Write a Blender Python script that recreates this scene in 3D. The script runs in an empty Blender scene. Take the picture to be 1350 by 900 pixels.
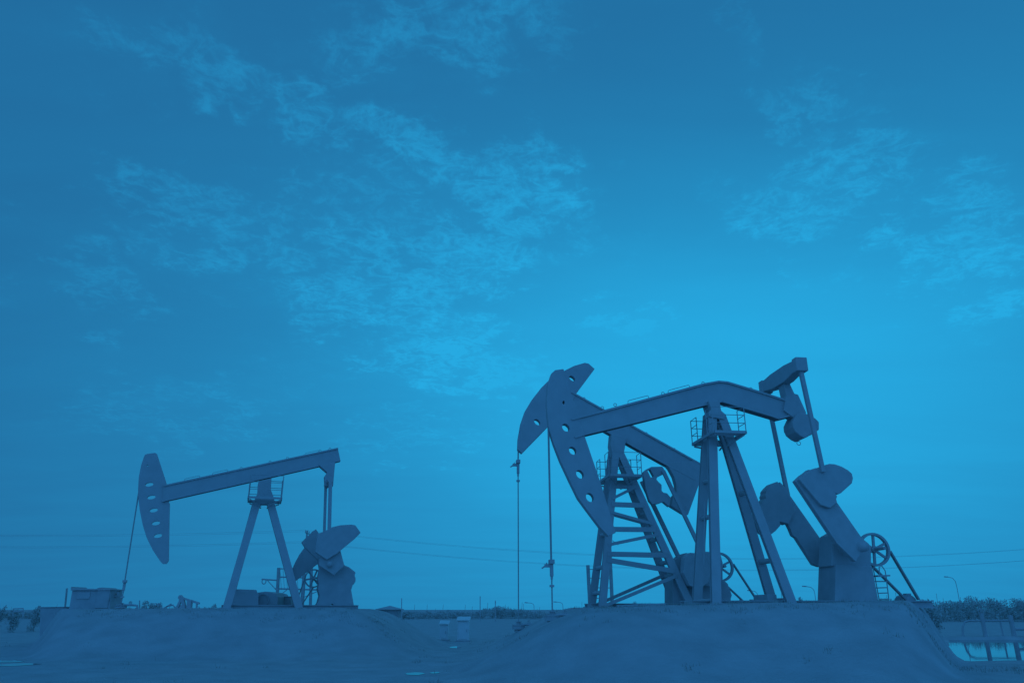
import bpy, bmesh, math, random
from mathutils import Vector, Matrix, noise
from mathutils.geometry import tessellate_polygon
random.seed(7)
R = math.radians
scene = bpy.context.scene
col = scene.collection

# ------------------------------------------------------------------ camera
CAMZ, F, TILT = 1.7, 1000.0, R(19.44)          # eye height, focal length in photo pixels, upward tilt
cd = bpy.data.cameras.new('camera'); cam = bpy.data.objects.new('camera', cd); col.objects.link(cam)
cd.sensor_width = 36.0; cd.lens = F / 1350 * 36; cd.clip_end = 9000; cd.clip_start = 0.1
cam.location = (0, 0, CAMZ); cam.rotation_euler = (R(90) + TILT, 0, 0)
scene.camera = cam

def ray(px, py):
    x, yc = px - 675.0, 450.0 - py
    return Vector((x, F * math.cos(TILT) - yc * math.sin(TILT), yc * math.cos(TILT) + F * math.sin(TILT)))
def at(px, py, Y):                              # world point at depth Y
    d = ray(px, py); return Vector((d.x * Y / d.y, Y, CAMZ + d.z * Y / d.y))
def azel(px, py):
    d = ray(px, py); return math.degrees(math.atan2(d.x, d.y)), math.degrees(math.asin(d.z / d.length))

# ------------------------------------------------------------------ materials
def mat(name, c, var=0.12, scale=3.0, rough=0.75, spec=0.15, bump=0.0, metal=0.0):
    m = bpy.data.materials.new(name); m.use_nodes = True; nt = m.node_tree; b = nt.nodes['Principled BSDF']
    tc = nt.nodes.new('ShaderNodeTexCoord'); n = nt.nodes.new('ShaderNodeTexNoise')
    n.inputs['Scale'].default_value = scale; n.inputs['Detail'].default_value = 8
    nt.links.new(tc.outputs['Object'], n.inputs['Vector'])
    r = nt.nodes.new('ShaderNodeValToRGB'); nt.links.new(n.outputs['Fac'], r.inputs['Fac'])
    r.color_ramp.elements[0].position = .3; r.color_ramp.elements[1].position = .7
    r.color_ramp.elements[0].color = (*[v * (1 - var) for v in c], 1)
    r.color_ramp.elements[1].color = (*[min(1, v * (1 + var)) for v in c], 1)
    nt.links.new(r.outputs['Color'], b.inputs['Base Color'])
    b.inputs['Roughness'].default_value = rough; b.inputs['Specular IOR Level'].default_value = spec
    b.inputs['Metallic'].default_value = metal
    if bump:
        bp = nt.nodes.new('ShaderNodeBump'); bp.inputs['Strength'].default_value = bump
        nt.links.new(n.outputs['Fac'], bp.inputs['Height']); nt.links.new(bp.outputs['Normal'], b.inputs['Normal'])
    return m
STEEL = mat('weathered_painted_steel', (.445, .435, .445), .05, 2.2, .8, .1)
CAST = mat('cast_iron_grey', (.44, .43, .44), .05, 4, .85, .1)
CABLE = mat('wire_rope', (.4, .4, .4), .1, 20, .8, .1)
RUBBER = mat('belt_rubber', (.34, .34, .34), .1, 12, .9, .05)
CONC = mat('pale_concrete', (.42, .41, .42), .1, 2, .95, .05, .1)
PALE = mat('pale_cabinet_paint', (.66, .66, .66), .05, 3, .6, .2)
WOOD = mat('grey_pole_wood', (.4, .4, .4), .12, 6, .95, .05)
LEAF = mat('dusty_leaf', (.47, .48, .46), .06, .6, .95, .0)
GRASS = mat('dry_pale_grass', (.36, .36, .33), .2, .8, .95, .0)

# ------------------------------------------------------------------ mesh builder
class MB:
    def __init__(s): s.v = []; s.f = []
    def add(s, vs, fs):
        o = len(s.v); s.v += [tuple(p) for p in vs]; s.f += [tuple(i + o for i in f) for f in fs]
    def prism(s, poly, y0, y1, holes=()):       # polygon of (s, z), extruded along local y
        loops = [list(poly)] + [list(h) for h in holes]
        flat = [p for l in loops for p in l]; n = len(flat)
        tris = tessellate_polygon([[Vector((p[0], p[1], 0)) for p in l] for l in loops])
        vs = [(p[0], y0, p[1]) for p in flat] + [(p[0], y1, p[1]) for p in flat]
        fs = []
        for t in tris: fs.append(tuple(t)); fs.append(tuple(i + n for i in reversed(t)))
        o = 0
        for l in loops:
            k = len(l)
            for i in range(k):
                a, b = o + i, o + (i + 1) % k
                fs.append((a, b, b + n, a + n))
            o += k
        s.add(vs, fs)
    def bar(s, p, q, w, d):                     # box section: w across in the x-z plane, d along y
        p, q = Vector(p), Vector(q); t = (q - p).normalized()
        a = Vector((0, 1, 0)) - t * t.y
        a = a.normalized() if a.length > .05 else Vector((1, 0, 0))
        b = t.cross(a).normalized(); a = a * d / 2; b = b * w / 2
        vs = [c + sa * a + sb * b for c in (p, q) for sa, sb in ((-1, -1), (1, -1), (1, 1), (-1, 1))]
        s.add(vs, [(0, 1, 2, 3), (7, 6, 5, 4)] + [(i, (i + 4), (i + 1) % 4 + 4, (i + 1) % 4) for i in range(4)])
    def ibeam(s, p, q, w, d, t=.03):            # rolled H section: flanges at +-w/2, web in the middle
        p, q = Vector(p), Vector(q); u = (q - p).normalized()
        n = u.cross(Vector((0, 1, 0))).normalized()
        for k in (-1, 1): s.bar(p + n * k * (w - t) / 2, q + n * k * (w - t) / 2, t, d)
        s.bar(p, q, w - 2 * t - .004, t)
    def tube(s, pts, r, n=8, closed=False):
        pts = [Vector(p) for p in pts]; m = len(pts); vs = []; fs = []
        for i, p in enumerate(pts):
            if closed: t = pts[(i + 1) % m] - pts[i - 1]
            else: t = pts[min(i + 1, m - 1)] - pts[max(i - 1, 0)]
            t.normalize(); a = t.orthogonal() if abs(t.y) > .9 else t.cross(Vector((0, 1, 0)))
            a.normalize(); b = t.cross(a)
            vs += [p + (a * math.cos(2 * math.pi * k / n) + b * math.sin(2 * math.pi * k / n)) * r for k in range(n)]
        for i in range(m if closed else m - 1):
            for k in range(n):
                j = (i + 1) % m
                fs.append((i * n + k, i * n + (k + 1) % n, j * n + (k + 1) % n, j * n + k))
        if not closed:
            fs.append(tuple(range(n - 1, -1, -1))); fs.append(tuple((m - 1) * n + k for k in range(n)))
        s.add(vs, fs)
    def box(s, c, size):
        x, y, z = c; a, b, h = [v / 2 for v in size]
        s.bar((x, y, z - h), (x, y, z + h), 2 * a, 2 * b)
    def ring(s, c, r0, r1, y0, y1, n=40):       # flat annulus in the x-z plane
        P = lambda r: [(c[0] + r * math.cos(2 * math.pi * k / n), c[1] + r * math.sin(2 * math.pi * k / n)) for k in range(n)]
        o, i = P(r1), P(r0); vs = [(a, y0, b) for a, b in o] + [(a, y0, b) for a, b in i] + [(a, y1, b) for a, b in o] + [(a, y1, b) for a, b in i]
        fs = []
        for k in range(n):
            l = (k + 1) % n
            fs += [(k, l, n + l, n + k), (2 * n + l, 2 * n + k, 3 * n + k, 3 * n + l), (l, k, 2 * n + k, 2 * n + l), (n + k, n + l, 3 * n + l, 3 * n + k)]
        s.add(vs, fs)
    def build(s, name, m, parent=None, bevel=0.0, smooth=False):
        me = bpy.data.meshes.new(name); me.from_pydata(s.v, [], s.f); me.update()
        bm = bmesh.new(); bm.from_mesh(me); bmesh.ops.recalc_face_normals(bm, faces=bm.faces); bm.to_mesh(me); bm.free()
        if smooth:
            for p in me.polygons: p.use_smooth = True
        me.materials.append(m)
        o = bpy.data.objects.new(name, me); col.objects.link(o)
        if parent: o.parent = parent
        if bevel:
            b = o.modifiers.new('bevel', 'BEVEL'); b.width = bevel; b.segments = 2; b.limit_method = 'ANGLE'; b.angle_limit = R(40)
        return o

def tag(o, label=None, cat=None, group=None, kind=None):
    if label: o['label'] = label
    if cat: o['category'] = cat
    if group: o['group'] = group
    if kind: o['kind'] = kind
    return o
def empty(name, loc, rz=0):
    o = bpy.data.objects.new(name, None); o.empty_display_size = .3; o.location = loc; o.rotation_euler = (0, 0, rz)
    col.objects.link(o); return o

# ------------------------------------------------------------------ terrain
def sm(a, b, x):
    t = max(0, min(1, (x - a) / (b - a))); return t * t * (3 - 2 * t)
def plate(x, y, x0, x1, y0, y1, e0, e1, ef, eb):
    return sm(x0 - e0, x0, x) * (1 - sm(x1, x1 + e1, x)) * sm(y0 - ef, y0, y) * (1 - sm(y1, y1 + eb, y))
def sdist(x, y, cx, cy, rx, ry): return math.hypot((x - cx) / rx, (y - cy) / ry)
def pond_in(x, y):                              # > 0 inside the pond, in metres from its shore
    xs = x - .55 * (y - 31)
    return min(xs - 16.3, 48 - xs, y - 30.2, 54.5 - y)
PUDDLES = ((-18.0, 28.4, 1.1, .6), (-16.15, 26.9, .6, .75), (-2.72, 23.15, .27, .5), (-2.2, 23.5, .13, .3), (-2.7, 39.0, .28, .8))
def H(x, y):
    v = Vector((x, y, 0))
    h = .05 * noise.noise(v * .35) + .03 * noise.noise(v * 1.3)
    if y < 120: h += .012 * noise.noise(v * 4.5)
    wob = noise.noise(v * .22) * .8
    a = plate(x + wob * .6, y + wob, 3.0, (.5 if y > 24.8 else .5 - .008 * (24.8 - y)) * y - .2, 24.8, 37, 5.2, 1.5, 7.5, 2.5)
    pd = pond_in(x + .9 * wob, y + .7 * wob) if x > 10 else -9
    h -= .5 * sm(-.7, .9, pd)
    c = plate(x + wob * .4, y + wob, -.555 * y, -7.6, 35.4, 43.5, 1.2, 4.6, 6.6, 2.2)
    h += a * (1.76 + .021 * (x - 3)) + c * 1.72
    for (cx, cy, rx, ry) in PUDDLES:            # level spots where rain water stands
        d = sdist(x, y, cx, cy, rx + 1.3, ry + 1.3)
        if d < 1.0: h *= sm(.6, 1.0, d)
    # ruts left by trucks crossing the flat in front
    for k in (-.9, .9):
        yy = 26.5 + 2.2 * math.sin(x * .09) + k
        h -= (0 if any(sdist(x, y, p[0], p[1], p[2] + 1.3, p[3] + 1.3) < 1 for p in PUDDLES) else .05) * math.exp(-((y - yy) / .28) ** 2) * (1 - a) * (1 - c) * (1 if abs(x) < 45 else 0)
    return h
def terrain():
    def axis(fine0, fine1, step, far):
        a = []; v = fine0
        while v <= fine1: a.append(v); v += step
        s = step; v = fine1
        while v < far: s *= 1.25; v += s; a.append(v)
        s = step; v = fine0
        while v > -far: s *= 1.25; v -= s; a.insert(0, v)
        return a
    xs = axis(-34, 42, .3, 4000)
    ys = axis(16, 58, .3, 5000)
    vs = [(x, y, H(x, y) if abs(x) < 900 and -100 < y < 900 else 0) for y in ys for x in xs]
    nx = len(xs); fs = [(j * nx + i, j * nx + i + 1, (j + 1) * nx + i + 1, (j + 1) * nx + i) for j in range(len(ys) - 1) for i in range(nx - 1)]
    me = bpy.data.meshes.new('ground'); me.from_pydata(vs, [], fs); me.update()
    for p in me.polygons: p.use_smooth = True
    m = mat('pale_salty_dirt', (.43, .415, .42), .1, .9, .95, .05)
    nt = m.node_tree; b = nt.nodes['Principled BSDF']
    tc = nt.nodes['Texture Coordinate']; n2 = nt.nodes.new('ShaderNodeTexNoise'); n2.inputs['Scale'].default_value = 9; n2.inputs['Detail'].default_value = 10
    nt.links.new(tc.outputs['Object'], n2.inputs['Vector'])
    bp = nt.nodes.new('ShaderNodeBump'); bp.inputs['Strength'].default_value = .35; bp.inputs['Distance'].default_value = .12
    nt.links.new(n2.outputs['Fac'], bp.inputs['Height']); nt.links.new(bp.outputs['Normal'], b.inputs['Normal'])
    me.materials.append(m)
    o = bpy.data.objects.new('ground', me); col.objects.link(o); tag(o, kind='structure'); return o
terrain()
def water_mat():
    m = bpy.data.materials.new('still_water'); m.use_nodes = True; nt = m.node_tree; b = nt.nodes['Principled BSDF']
    b.inputs['Base Color'].default_value = (.05, .06, .07, 1); b.inputs['Roughness'].default_value = .03
    b.inputs['IOR'].default_value = 1.33; b.inputs['Specular IOR Level'].default_value = .5
    tc = nt.nodes.new('ShaderNodeTexCoord'); n = nt.nodes.new('ShaderNodeTexNoise'); n.inputs['Scale'].default_value = 2.5
    nt.links.new(tc.outputs['Object'], n.inputs['Vector'])
    bp = nt.nodes.new('ShaderNodeBump'); bp.inputs['Strength'].default_value = .04; bp.inputs['Distance'].default_value = .02
    nt.links.new(n.outputs['Fac'], bp.inputs['Height']); nt.links.new(bp.outputs['Normal'], b.inputs['Normal'])
    return m
WATER = water_mat()
def water(name, cx, cy, rx, ry, z):
    b = MB(); n = 48
    b.add([(cx, cy, z)] + [(cx + rx * math.cos(2 * math.pi * k / n), cy + ry * math.sin(2 * math.pi * k / n), z) for k in range(n)],
          [(0, k + 1, (k + 1) % n + 1) for k in range(n)])
    tag(b.build(name, WATER), kind='structure')
b = MB(); sh = lambda x, y: (x + .55 * (y - 31), y, -.2)
b.add([sh(14.5, 28.5), sh(50, 28.5), sh(50, 56.5), sh(14.5, 56.5)], [(0, 1, 2, 3)]); tag(b.build('water', WATER), kind='structure')
for cx, cy, rx, ry in PUDDLES:
    b = MB(); n = 40; rr = [1 + .3 * noise.noise(Vector((cx + 1.6 * math.cos(2 * math.pi * k / n), cy + 1.6 * math.sin(2 * math.pi * k / n), 3))) for k in range(n)]
    b.add([(cx, cy, .008)] + [(cx + rx * rr[k] * math.cos(2 * math.pi * k / n), cy + ry * rr[k] * math.sin(2 * math.pi * k / n), .008) for k in range(n)],
          [(0, k + 1, (k + 1) % n + 1) for k in range(n)])
    tag(b.build('puddle', WATER), kind='structure')

# ------------------------------------------------------------------ pumpjack drawing plane
class Unit:
    def __init__(s, name, pivot, Y, alpha, zbase, label, group):
        p = at(*pivot, Y); s.o = Vector((p.x, p.y, zbase)); s.a = R(alpha)
        s.root = empty(name, s.o, s.a); tag(s.root, label, 'pumpjack', group)
        s.ca, s.sa = math.cos(s.a), math.sin(s.a)
    def L(s, px, py, lat=0.0):                  # photo pixel -> point of this unit's own upright plane at side offset lat
        d = ray(px, py); oy = Vector((-s.sa, s.ca, 0)); c = Vector((0, 0, CAMZ)) - s.o
        k = (lat - c.dot(oy)) / d.dot(oy); w = c + d * k
        return Vector((w.dot(Vector((s.ca, s.sa, 0))), lat, w.z))
    def poly(s, pts, lat=0.0): return [(q.x, q.z) for q in (s.L(*p, lat) for p in pts)]
    def plate(s, name, pts, lat, t, m=None, holes=(), bevel=.02, parent=None):
        vx, vy = 675 - 1060 * math.tan(s.a), 803.0     # where this unit's side-to-side lines run to
        cx = sum(p[0] for p in pts) / len(pts); cy = sum(p[1] for p in pts) / len(pts)
        ux, uy = cx - vx, cy - vy; ul = math.hypot(ux, uy); ux /= ul; uy /= ul
        dd = [(p[0] - cx) * ux + (p[1] - cy) * uy for p in pts]; ext = max(abs(v) for v in dd) * .45
        pl = []
        for p, v in zip(pts, dd):                       # outer corners belong to the near face, inner ones to the far face
            q = s.L(*p, lat - t / 2 * max(-1, min(1, v / ext))); pl.append((q.x, q.z))
        b = MB(); b.prism(pl, lat - t / 2, lat + t / 2, [s.poly(h, lat) for h in holes])
        return b.build(name, m or STEEL, parent or s.root, bevel)
    def bar(s, name, p, q, w, d, m=None, kind='box', parent=None):
        b = MB(); (b.ibeam if kind == 'i' else b.bar)(p, q, w, d); return b.build(name, m or STEEL, parent or s.root, .008 if kind == 'box' else 0)
    def down(s, p, q, z=0.0):                   # run the line p->q on to height z
        t = (z - p.z) / (q.z - p.z); return p + (q - p) * t
    def ell(s, cx, cy, rx, ry, rot, n=16):
        c, k = math.cos(R(rot)), math.sin(R(rot))
        return [(cx + rx * math.cos(a) * c - ry * math.sin(a) * k, cy + rx * math.cos(a) * k + ry * math.sin(a) * c) for a in (2 * math.pi * i / n for i in range(n))]

def beam(u, top, bottom, t, depth_w):
    """welded walking beam: web plate, top and bottom flange, stiffeners"""
    b = MB(); pt, pb = u.poly(top), u.poly(bottom)
    b.prism(pt + pb[::-1], -t / 2, t / 2)
    for line, sg in ((pt, -1), (pb, 1)):
        for a, c in zip(line, line[1:]):
            n = Vector((-(c[1] - a[1]), 0, c[0] - a[0])).normalized(); n = n if n.z > 0 else -n
            off = n * sg * .035
            b.bar(Vector((a[0], 0, a[1])) + off, Vector((c[0], 0, c[1])) + off, .07, depth_w)
    return b.build('walking_beam', STEEL, u.root)
def eyes(u, beam_o, spots, r=.055):
    for (px, py) in spots:
        p = u.L(px, py); b = MB()
        b.tube([p + Vector((r * math.cos(a), 0, r * math.sin(a))) for a in (2 * math.pi * k / 14 for k in range(14))], .012, 6, True)
        b.build('lifting_eye', STEEL, beam_o)
def rails(u, beam_o, segs, h=.13):
    for p0, p1 in segs:
        a, c = u.L(*p0, -.12), u.L(*p1, -.12); up = Vector((0, 0, h)); b = MB()
        b.tube([a - up * .3, a + up * .8, a + up + (c - a) * .04, c + up - (c - a) * .04, c + up * .8, c - up * .3], .011, 6)
        b.build('hand_rail', STEEL, beam_o)

def platform(u, c, hs, hl, h=1.0, hole=.42):
    """service deck around the top of the post, open grating, three-rail guard at both ends"""
    b = MB()
    for sg in (-1, 1):
        b.bar(c + Vector((sg * hs, -hl, 0)), c + Vector((sg * hs, hl, 0)), .07, .07) if False else b.box(c + Vector((sg * hs, 0, 0)), (.06, 2 * hl, .1))
        b.box(c + Vector((0, sg * hl, 0)), (2 * hs - .07, .06, .1))
    k = -hl + .12
    while k < hl - .1:
        if abs(k) > hole: b.box(c + Vector((0, k, .03)), (2 * hs - .08, .035, .04))
        k += .11
    for sg in (-1, 1):                          # brackets back to the legs
        for q in (-1, 1):
            b.bar(c + Vector((q * hs * .9, sg * (hl - .04), -.09)), c + Vector((q * .15, sg * .35, -.36)), .05, .05)
    o = b.build('work_platform', STEEL, u.root)
    for sg in (-1, 1):
        g = MB()
        for q in (-1, 1):
            g.tube([c + Vector((q * hs, sg * hl, 0)), c + Vector((q * hs, sg * hl, h))], .018, 6)
            g.tube([c + Vector((q * hs, sg * (hole + .1), 0)), c + Vector((q * hs, sg * (hole + .1), h))], .018, 6)
            for z in (.36, .68, 1.0): g.tube([c + Vector((q * hs, sg * hl, z * h)), c + Vector((q * hs, sg * (hole + .1), z * h))], .013, 6)
        for z in (.36, .68, 1.0): g.tube([c + Vector((-hs, sg * hl, z * h)), c + Vector((hs, sg * hl, z * h))], .013, 6)
        g.build('guard_rail', STEEL, o)
    return o

def legs(u, pairs, w, rungs, base_lats, top_lat=.26, kind='i'):
    """pairs: (near top, near base, far top, far base) in photo pixels; rungs: heights as fractions"""
    for (nt_, nb, ft, fb), rg in zip(pairs, rungs):
        bl = base_lats
        n0, n1 = u.L(*nt_, -top_lat), u.L(*nb, -bl); f0, f1 = u.L(*ft, top_lat), u.L(*fb, bl)
        n1, f1 = u.down(n0, n1, -.05), u.down(f0, f1, -.05)
        for p, q in ((n0, n1), (f0, f1)):
            b = MB(); b.bar(p, q, w, .07)       # front flange, web, back flange of a rolled column
            b.bar(p + Vector((0, .085, 0)), q + Vector((0, .085, 0)), w * .22, .096)
            b.bar(p + Vector((0, .16, 0)), q + Vector((0, .16, 0)), w, .05)
            b.build('post_leg', STEEL, u.root)
            f = MB(); f.box((q.x, q.y + .07, .02), (.6, .6, .14)); f.build('foot_plate', STEEL, u.root)
        for t in rg:
            a, c = n0.lerp(n1, t), f0.lerp(f1, t)
            b = MB(); b.tube([a + Vector((0, .05, 0)), c + Vector((0, .05, 0))], .09, 8); b.build('cross_brace', STEEL, u.root)
        yield n0, n1, f0, f1

def pulley(u, px, lat, r, spokes=6, rot=12, t=.16):
    c = u.L(*px, lat); b = MB()
    b.ring((c.x, c.z), r * .86, r, lat - t / 2, lat + t / 2)
    o = b.build('pulley_wheel', CAST, u.root, 0)
    h = MB(); h.ring((c.x, c.z), .05, r * .2, lat - t * .7, lat + t * .7, 20)
    h.tube([(c.x, lat, c.z), (c.x, 0, c.z)], .06, 12); h.build('hub', CAST, o)
    for k in range(spokes):
        a = R(rot) + 2 * math.pi * k / spokes; d = Vector((math.cos(a), 0, math.sin(a)))
        s = MB(); s.bar(c + d * r * .15, c + d * r * .9, .085, .07); s.build('spoke', CAST, o)
    return c
def motor(u, p, r=.24, l=.7):
    b = MB(); x, y, z = p
    b.tube([(x, y - l / 2, z), (x, y + l / 2, z)], r, 20)
    for k in range(9): b.ring((x, z), r - .01, r + .03, y - l * .38 + k * l * .095 - .012, y - l * .38 + k * l * .095 + .012, 20)
    b.box((x, y, z - r - .05), (r * 1.7, l * .8, .12)); b.box((x + r * .5, y, z + r), (.18, .22, .16))
    return b.build('electric_motor', CAST, u.root)
def hanger(u, head, bar_top, bar_bot, rod_end_z, lat=0.0, gap=.06, wings=True):
    """bridle cables, carrier bar with clamp, polished rod"""
    a, c, d = u.L(*head, lat), u.L(*bar_top, lat), u.L(*bar_bot, lat)
    x = (a.x + c.x) / 2
    for sg in (-1, 1):
        b = MB(); b.tube([(a.x, lat + sg * gap, a.z + .25), (x * .5 + c.x * .5, lat + sg * gap, c.z)], .026, 8); b.build('bridle_cable', CABLE, u.root)
    b = MB(); L_ = c.z - d.z
    b.box((c.x, lat, c.z - L_ * .12), (.17, .34, L_ * .22)); b.box((c.x, lat, c.z - L_ * .55), (.11, .13, L_ * .62)); b.box((c.x, lat, c.z - L_ * .93), (.07, .09, L_ * .16))
    o = b.build('carrier_bar', STEEL, u.root, .01)
    k = MB(); k.box((c.x, lat, d.z - .22), (.14, .14, .07)); k.build('rod_clamp', STEEL, o)
    if wings:
        k = MB()
        k.bar((c.x, lat, c.z - L_ * .32), (c.x - .24, lat, c.z - L_ * .32), .11, .1); k.bar((c.x - .2, lat, c.z - L_ * .32), (c.x - .34, lat, c.z - L_ * .46), .05, .05)
        k.bar((c.x - .17, lat, c.z - L_ * .32), (c.x - .17, lat, c.z - L_ * .16), .03, .03); k.build('side_arm', STEEL, o)
    r = MB(); r.tube([(c.x, lat, d.z + .02), (c.x, lat, rod_end_z)], .024, 8); r.build('polished_rod', CABLE, u.root)
    return Vector((c.x, lat, rod_end_z))
def rod_z(u, px, py, up=.3):                      # local height where the rod enters the wellhead, a little above the ground
    q = u.L(px, py); return H(u.o.x + q.x * u.ca, u.o.y + q.x * u.sa) + up - u.o.z
def wellhead(u, p, label):
    w = u.root.matrix_basis @ p if False else Vector((u.o.x + p.x * u.ca - p.y * u.sa, u.o.y + p.x * u.sa + p.y * u.ca, 0))
    z0 = H(w.x, w.y) - .03; top = u.o.z + p.z + .08 - z0
    t = empty('wellhead', (w.x, w.y, z0)); tag(t, label, 'wellhead', 'wellheads under the pumpjack rods')
    b = MB(); b.tube([(0, 0, 0), (0, 0, top * .55)], .17, 14); b.ring((0, 0), 0, .01, 0, .01, 6)
    for z in (.25, .42, .54): b.tube([(0, 0, top * z), (0, 0, top * z + .07)], .26, 16)
    b.build('casing_spool', CAST, t)
    b = MB(); b.tube([(0, 0, top * .6), (0, 0, top)], .085, 12); b.tube([(0, 0, top * .93), (0, 0, top * .985)], .13, 12); b.build('stuffing_box', CAST, t)
    b = MB(); b.tube([(0, 0, top * .7), (.55, 0, top * .7), (.75, 0, top * .62), (.8, 0, 0)], .05, 8); b.build('flow_line', CAST, t)
    b = MB(); b.ring((.42, top * .7 + .1), .05, .07, -.02, .02, 18); b.tube([(.42, 0, top * .7), (.42, 0, top * .7 + .17)], .015, 6); b.build('valve_wheel', CAST, t)
def belts(u, segs, lat):
    for p, q in segs:
        b = MB(); b.bar(u.L(*p, lat), u.L(*q, lat), .055, .14); b.build('drive_belt', RUBBER, u.root)
def skid(u, x0, x1, lats, z=.0, h=.26):
    b = MB()
    for l in lats: b.ibeam((x0, l, z + h / 2), (x1, l, z + h / 2), h, .2)
    k = x0 + .15
    while k < x1: b.box((k, 0, z + h / 2), (.14, abs(lats[0]) * 2 - .21, h * .8)); k += 1.6
    b.build('base_skid', STEEL, u.root)
GRP = 'pumpjacks on the oil field'

# ================================================================== near pumpjack (right)
A = Unit('pumpjack', (940, 527), 27.7, 6, 1.80, 'largest pumpjack at right with a bent walking beam and drum weight hung under its tail', GRP)
wb = beam(A, [(752, 553), (800, 540.5), (925, 507), (945, 503.5), (957, 504.5), (1000, 517.5), (1036, 529)],
          [(757, 579), (771, 574.5), (831, 560), (927, 536), (950, 531.5), (1016, 551), (1024, 554), (1040, 550)], .3, .42)
eyes(A, wb, [(811, 533.5), (874, 518.5), (927, 505), (990, 512.5), (794, 537.5)])
rails(A, wb, [((828, 532.5), (855, 525.5)), ((881, 519), (909, 511.5))])
A.plate('horse_head', [(727, 492), (722.5, 505), (720.5, 527), (721, 548), (723, 567), (729, 587), (737, 609), (749, 635.5), (760, 658), (771, 673), (788, 695.5), (799, 707.5), (809, 703), (791, 640), (771, 576), (760, 540), (743, 486), (732, 487.5)],
        0, .34, holes=[A.ell(745, 564.7, 5.6, 4.2, 50), A.ell(754, 595, 5.6, 4.2, 52), A.ell(763.5, 626, 6, 4.4, 54), A.ell(776.5, 656.3, 6.2, 4.6, 56), A.ell(720 + 22, 532, 1.4, 2.4, 0)])
A.plate('saddle_bearing', [(927, 533), (949, 529), (951, 541), (957, 546), (955, 553), (926, 555), (926, 549), (929, 546)], 0, .72, CAST)
for n0, n1, f0, f1 in legs(A, [((939, 547), (945, 797), (934, 547), (919.5, 797)), ((951, 547), (1044.5, 795), (947, 547), (1019.5, 795))], .31, [(.36, .55, .97), (.42, .77, .965)], .95): pass
b = MB(); p = A.L(929.5, 660, .1); b.tube([p, A.L(928.5, 745, .1)], .035, 8); b.build('cable_conduit', STEEL, A.root)
platform(A, A.L(947, 578, 0), .6, 1.15, .92)
A.plate('tail_yoke', [(1028, 503), (1041, 497), (1041.5, 508), (1046, 519.5), (1052.5, 520), (1062, 543.5), (1060, 548), (1038, 554), (1026, 545), (1029, 525)], 0, .5, CAST)
e0, e1 = A.L(1055, 482, -1.5), A.L(1009, 510, 1.5); ex = (e0.x + e1.x) / 2; ez = (e0.z + e1.z) / 2
b = MB(); b.prism([(-1.42, -.2), (-1.42, .2), (-.6, .27), (.6, .27), (1.42, .2), (1.42, -.2), (.5, -.34), (-.5, -.34)], -.19, .19)
b.v = [(ex + y, x, ez + z) for x, y, z in b.v]; eq = b.build('equalizer_bar', CAST, A.root, .02)
for sg in (-1, 1):
    b = MB(); b.box((ex, sg * 1.5, ez), (.44, .34, .52)); b.build('bearing_cap', CAST, eq, .03)
A.plate('tail_weight', [(1039, 552), (1035, 557.5), (1032.5, 563), (1033, 569), (1036, 575), (1042, 580), (1048, 583), (1055, 580), (1062, 576), (1071.6, 572), (1080, 566), (1080, 556), (1075, 551), (1066, 546), (1061, 544.5), (1050, 546)], 0, .8, CAST, bevel=.03)
eyes(A, wb, [(1053, 584), (1075.5, 559)], .075)
def pitman(u, p, q, w=.14): u.bar('pitman_arm', p, q, w, w)
pitman(A, Vector((ex, -1.5, ez - .2)), A.L(1085, 622, -1.5)); pitman(A, Vector((ex, 1.5, ez - .2)), A.L(1038.5, 653, 1.5))
A.plate('crank_arm', [(1044, 635), (1062, 620), (1084, 634), (1098, 656), (1143, 718), (1128, 740), (1100, 716)], -1.16, .26, CAST)
A.plate('counterweight', [(1044, 635), (1052, 627.5), (1061, 621.5), (1066, 620), (1072, 620.5), (1074, 618), (1081, 615), (1090, 612.3), (1100, 612), (1110, 614.5), (1118, 619), (1123.5, 624), (1125, 630), (1123.5, 636.5), (1118, 641.5), (1106, 650.5), (1101, 652.5), (1096.5, 651.5), (1099, 655), (1097, 659), (1098, 663), (1085, 672), (1072, 668)], -1.16, .56, CAST, bevel=.03)
A.plate('crank_arm', [(1025, 636), (1033, 643), (1040, 654), (1080, 707), (1094, 724), (1082, 747), (1072, 744), (1047, 709), (1042, 706), (1038, 697), (1033, 688), (1012, 660)], 1.16, .26, CAST)
A.plate('counterweight', [(1025, 634.5), (1019, 636.5), (1010.5, 643), (1005.5, 648), (1005.5, 651), (1003, 655), (1004, 658), (998, 663), (990, 680), (988, 692), (1000, 704), (1008, 706), (1016, 701), (1026, 693), (1025.5, 687.5), (1032, 688), (1040, 690), (1046, 676), (1036, 655)], 1.16, .56, CAST, bevel=.03)
hA = A.L(1112, 724, 0); b = MB(); b.tube([(hA.x, -1.4, hA.z), (hA.x, 1.4, hA.z)], .17, 18); b.build('crank_shaft', CAST, A.root, smooth=True)
A.plate('gear_reducer', [(1080, 708), (1088, 703.5), (1096, 702), (1131, 705), (1140, 711), (1146, 716), (1149, 723), (1149, 748), (1078, 748)], 0, 1.0, CAST, bevel=.05)
A.plate('pedestal', [(1079, 746), (1150, 746), (1161, 805), (1077, 805)], 0, 1.25, CONC, bevel=.03)
pulley(A, (1152, 724), .72, .60, 6, 25)
belts(A, [((1173, 726), (1211, 790)), ((1150, 746), (1194, 790))], .72)
mp = A.L(1203, 793, .72); motor(A, (mp.x, 1.15, mp.z), .22)
x0, x1 = A.L(1003, 797, 0).x, A.L(1215, 797, 0).x
zb = H(A.o.x + 3 * A.ca, A.o.y) - A.o.z
skid(A, A.L(905, 797, 0).x, x1, (-.62, .62), -.05, .24)
b = MB(); q = A.L(1008, 792, .3); b.box((q.x - .02, .2, .14), (.34, 1.2, .5)); b.build('foundation_block', CONC, A.root, .02)
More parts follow.
